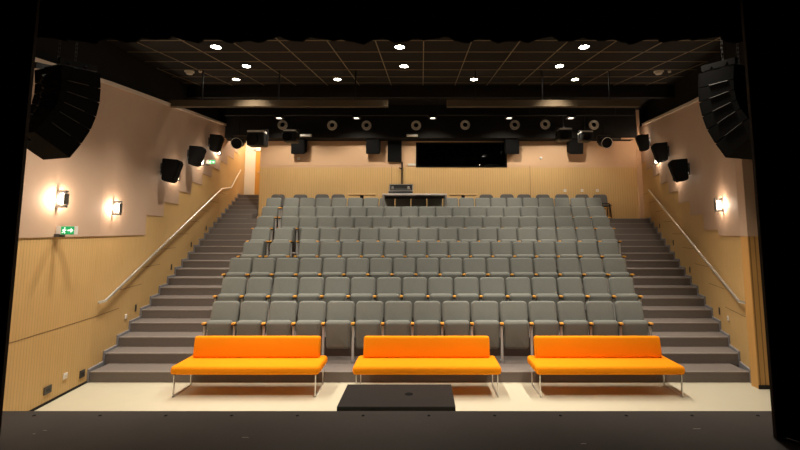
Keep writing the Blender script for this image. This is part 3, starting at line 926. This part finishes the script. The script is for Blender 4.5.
def par(label, px, py, r, kind):
    Y = 14.0
    x = (px - 422) * Y / 440
    z = EYE + (230 - py) * Y / 440 * 1.008
    t = thing('stage_spotlight', label, 'spotlight', (x, Y, z), 0, 'spotlights hung from the pipe')
    ax = Vector((0.05, -1, -0.32)).normalized()
    if kind == 'par':
        link('can', LA([(r, 0.20), (r * 1.03, 0.2), (r * 1.03, 0.17), (r * 0.95, 0.16), (r * 0.9, -0.12), (r * 0.55, -0.22), (0, -0.24)], (0, 0, 0), ax, 22), 'rig', t, True)
        link('rim', LA([(r * 0.93, 0.2), (r * 1.0, 0.205), (r * 1.02, 0.19)], (0, 0, 0), ax, 22), 'nozzle', t, True)
        link('lens', LA([(r * 0.93, 0.17), (0, 0.17)], (0, 0, 0), ax, 22), 'black', t)
    else:
        bm = bmesh.new(); rbox(bm, -r * 1.1, r * 1.1, -0.22, 0.22, -r * 0.85, r * 0.8, 0.05, 3)
        link('lamp_body', bm, 'rig', t, True)
        link('fin', B(-r * 1.0, r * 1.0, -0.23, 0.20, r * 0.8, r * 1.0), 'nozzle', t)
        link('lens', LA([(r * 0.7, 0), (r * 0.7, 0.08), (r * 0.6, 0.08), (0, 0.06)], (-r * 0.3, -0.2, -r * 0.1), (0, -1, -0.2), 18), 'black', t)
    bm = bmesh.new()
    for sx in (-1, 1):
        box(bm, sx * r * 1.2 - 0.012, sx * r * 1.2 + 0.012, -0.025, 0.025, -0.02, r * 1.3)
    box(bm, -r * 1.2, r * 1.2, -0.025, 0.025, r * 1.25, r * 1.35)
    tube(bm, [(0, 0, r * 1.3), (0, 0, 6.2 - z)], 0.018)
    link('yoke', bm, 'rig', t)
par('black can spotlight with a bright rim, nearest the corridor', 236, 142.5, 0.18, 'par')
par('large black boxy moving spotlight beside the can nearest the corridor', 255, 139.5, 0.26, 'box')
par('black boxy spotlight above the first rear box speaker', 289, 137, 0.20, 'box')
par('black boxy spotlight with silver fins on the ribbed return side', 566, 135.5, 0.20, 'box')
par('dark boxy spotlight between the finned one and the last can', 588, 137, 0.17, 'box')
par('black can spotlight farthest from the corridor', 607, 142, 0.18, 'par')

# corridor lamp
t = thing('corridor_lamp', 'round ceiling lamp lighting the corridor, hidden above the stairs', 'ceiling light', (-6.7, 17.4, 6.9))
link('lens', LA([(0.12, -0.03), (0.0, -0.03)], (0, 0, 0), (0, 0, 1), 18), 'lamp', t)
link('trim_ring', LA([(0.15, 0.0), (0.15, -0.04), (0.12, -0.04), (0.12, 0)], (0, 0, 0), (0, 0, 1), 18), 'rig', t)
lamp('corridor_bulb', 'POINT', (0, 0, -0.12), 160, WARM, t, size=0.12)

# ---------------------------------------------------------------- hung speaker arrays
def on_plane(px, py, p0, u):
    f, yh, zen = 440.0, 230.0, 4300.0
    p = math.atan(f / zen); ypp = yh - f * math.tan(p)
    a = (px - 422) / f; b = (ypp - py) / f
    d = Vector((a, math.cos(p) - math.sin(p) * b, math.sin(p) + math.cos(p) * b))
    n = Vector((-u[1], u[0]))
    t = (n.x * p0[0] + n.y * p0[1]) / (n.x * d.x + n.y * d.y)
    return Vector((d.x * t, d.y * t, EYE + d.z * t))
FRONT = [(98.5, 73), (99, 88), (98, 102), (94.5, 116), (89, 129), (80, 142.5), (68, 157)]
def array(label, mirror):
    """six wedge cabinets; the inner side face stands in the plane through p0 along the firing direction u"""
    u = Vector((0.34, 0.94, 0)); wv = Vector((-0.94, 0.34, 0)) * 0.46
    p0 = (-3.80, 5.2)
    F = [on_plane(*q, p0, (u.x, u.y)) for q in FRONT]
    D = 0.40
    nr = []
    for i in range(7):
        a, b_ = F[max(i - 1, 0)], F[min(i + 1, 6)]
        tg = (b_ - a).normalized()
        n = tg.cross(wv).normalized()
        if n.dot(u) > 0:
            n = -n
        nr.append(n)
    Rr = [f + n * D for f, n in zip(F, nr)]
    org = (F[0] + Rr[0]) / 2
    mir = lambda v: Vector((-v.x, v.y, v.z)) if mirror else Vector(v)
    fx = lambda v: mir(v - org)
    loc = Vector((-0.54 - org.x, org.y, org.z)) if mirror else org
    aw, uu = mir(wv), mir(u)
    t = thing('line_array_speaker', label, 'speaker', loc, 0, 'hung speaker arrays')
    for i in range(6):
        g = 0.035
        f0, f1 = F[i].lerp(F[i + 1], g), F[i].lerp(F[i + 1], 1 - g)
        r0, r1 = Rr[i].lerp(Rr[i + 1], g), Rr[i].lerp(Rr[i + 1], 1 - g)
        c = link('cabinet', PR([fx(q) for q in (f0, f1, r1, r0)], aw), 'speaker', t)
        if i < 5:
            s0, s1 = F[i + 1].lerp(Rr[i + 1], 0.30), F[i + 1].lerp(Rr[i + 1], 0.85)
            s0 = fx(s0) - aw * 0.01; s1 = fx(s1) - aw * 0.01
            link('seam', T([s0, s1], 0.004, 6), 'speaker_gap', c)
        out = -(nr[i] + nr[i + 1]).normalized() * 0.02
        bm = bmesh.new(); prism(bm, [fx(f0), fx(f1), fx(f1) + aw, fx(f0) + aw], mir(out))
        link('grille', bm, 'black', c)
        # connector plate and cable loop on the rear
        m = fx(r0.lerp(r1, 0.5)) + aw * 0.3; rb = mir(nr[i]).normalized()
        bm = bmesh.new()
        pts = [m + rb * 0.005 + aw * 0.12 * math.sin(j * 1.1) + rb * 0.11 * math.sin(math.pi * j / 9) - Vector((0, 0, 0.16 * j / 9)) for j in range(10)]
        tube(bm, pts, 0.008, 6)
        link('cable', bm, 'rig', t)
    top0, top1 = fx(F[0]), fx(Rr[0])
    up = Vector((0, 0, 0.02))
    bm = bmesh.new()
    for fr in (0.05, 0.95):
        q = aw * fr
        d = aw.normalized() * 0.04
        prism(bm, [top0 + up + q, top1 + up + q, top1 + up + q + Vector((0, 0, 0.07)), top0 + up + q + Vector((0, 0, 0.07))], d)
    for fr in (0.3, 0.75):
        q = top0.lerp(top1, fr) + up + Vector((0, 0, 0.02))
        tube(bm, [q, q + aw], 0.02, 8)
    link('rigging_frame', bm, 'rig', t)
    for fr, k0 in ((0.3, 0.5), (0.75, 0.5)):
        p = top0.lerp(top1, fr) + aw * k0 + Vector((0, 0, 0.05))
        bm = bmesh.new()
        top = cz(loc[1]) - loc[2]
        for j in range(int((top - p.z) / 0.05) + 1):
            a = p + Vector((0, 0, 0.05 * j))
            dx = Vector((0.011, 0, 0)) if j % 2 else Vector((0, 0.011, 0))
            tube(bm, [a - dx, a - dx + Vector((0, 0, 0.06)), a + dx + Vector((0, 0, 0.06)), a + dx, a - dx], 0.0035, 5)
        link('chain', bm, 'speaker_gap', t)
array('black hung speaker array in front of the exit sign wall', False)
array('black hung speaker array on the ribbed return side, partly behind the side curtain', True)

# ---------------------------------------------------------------- stage curtains
def curtain(label, x0, x1, z0, z1, y, hem=False, hang='side', drop=None):
    t = thing('stage_curtain', label, 'curtain', (0, y, 0), 0, 'black stage curtains')
    bm = bmesh.new()
    n = max(8, int(abs(x1 - x0) / 0.045))
    lo, hi = [], []
    for i in range(n + 1):
        x = x0 + (x1 - x0) * i / n
        dy = 0.035 * math.sin(x * 21) + 0.015 * math.sin(x * 47 + 1)
        zz = z0 + (0.012 * math.sin(x * 13) + 0.012 * math.sin(x * 5.3 + 1) if hang == 'border' else 0)
        lo.append((x, dy, zz)); hi.append((x, dy, z1))
    vl = [bm.verts.new(p) for p in lo]; vh = [bm.verts.new(p) for p in hi]
    vl2 = [bm.verts.new((p[0], p[1] + 0.02, p[2])) for p in lo]; vh2 = [bm.verts.new((p[0], p[1] + 0.02, p[2])) for p in hi]
    for i in range(n):
        bm.faces.new((vl[i], vl[i + 1], vh[i + 1], vh[i])); bm.faces.new((vl2[i + 1], vl2[i], vh2[i], vh2[i + 1]))
        bm.faces.new((vl[i], vl2[i], vl2[i + 1], vl[i + 1]))
    bm.faces.new((vl[0], vh[0], vh2[0], vl2[0])); bm.faces.new((vl[-1], vl2[-1], vh2[-1], vh[-1]))
    link('fabric', bm, 'curtain', t, True)
    if hem:
        xe = x1 if abs(x1) < abs(x0) else x0
        s = 1 if xe < 0 else -1
        link('hem', B(min(xe, xe + s * 0.012), max(xe, xe + s * 0.012), 0.0, 0.03, z0, z1), 'hem', t)
    link('batten', T([(x0, 0.01, z1), (x1, 0.01, z1)], 0.025, 8), 'rig', t)
curtain('black side curtain on the exit sign wall side of the stage', -6.6, -3.28, 0.905, 5.6, 3.56, True)
curtain('black side curtain on the ribbed return side of the stage', 2.735, 6.9, 0.905, 5.6, 3.56, True)
curtain('black border curtain across the top of the stage opening', -6.6, 6.9, 4.182, 5.9, 3.75, False, 'border')
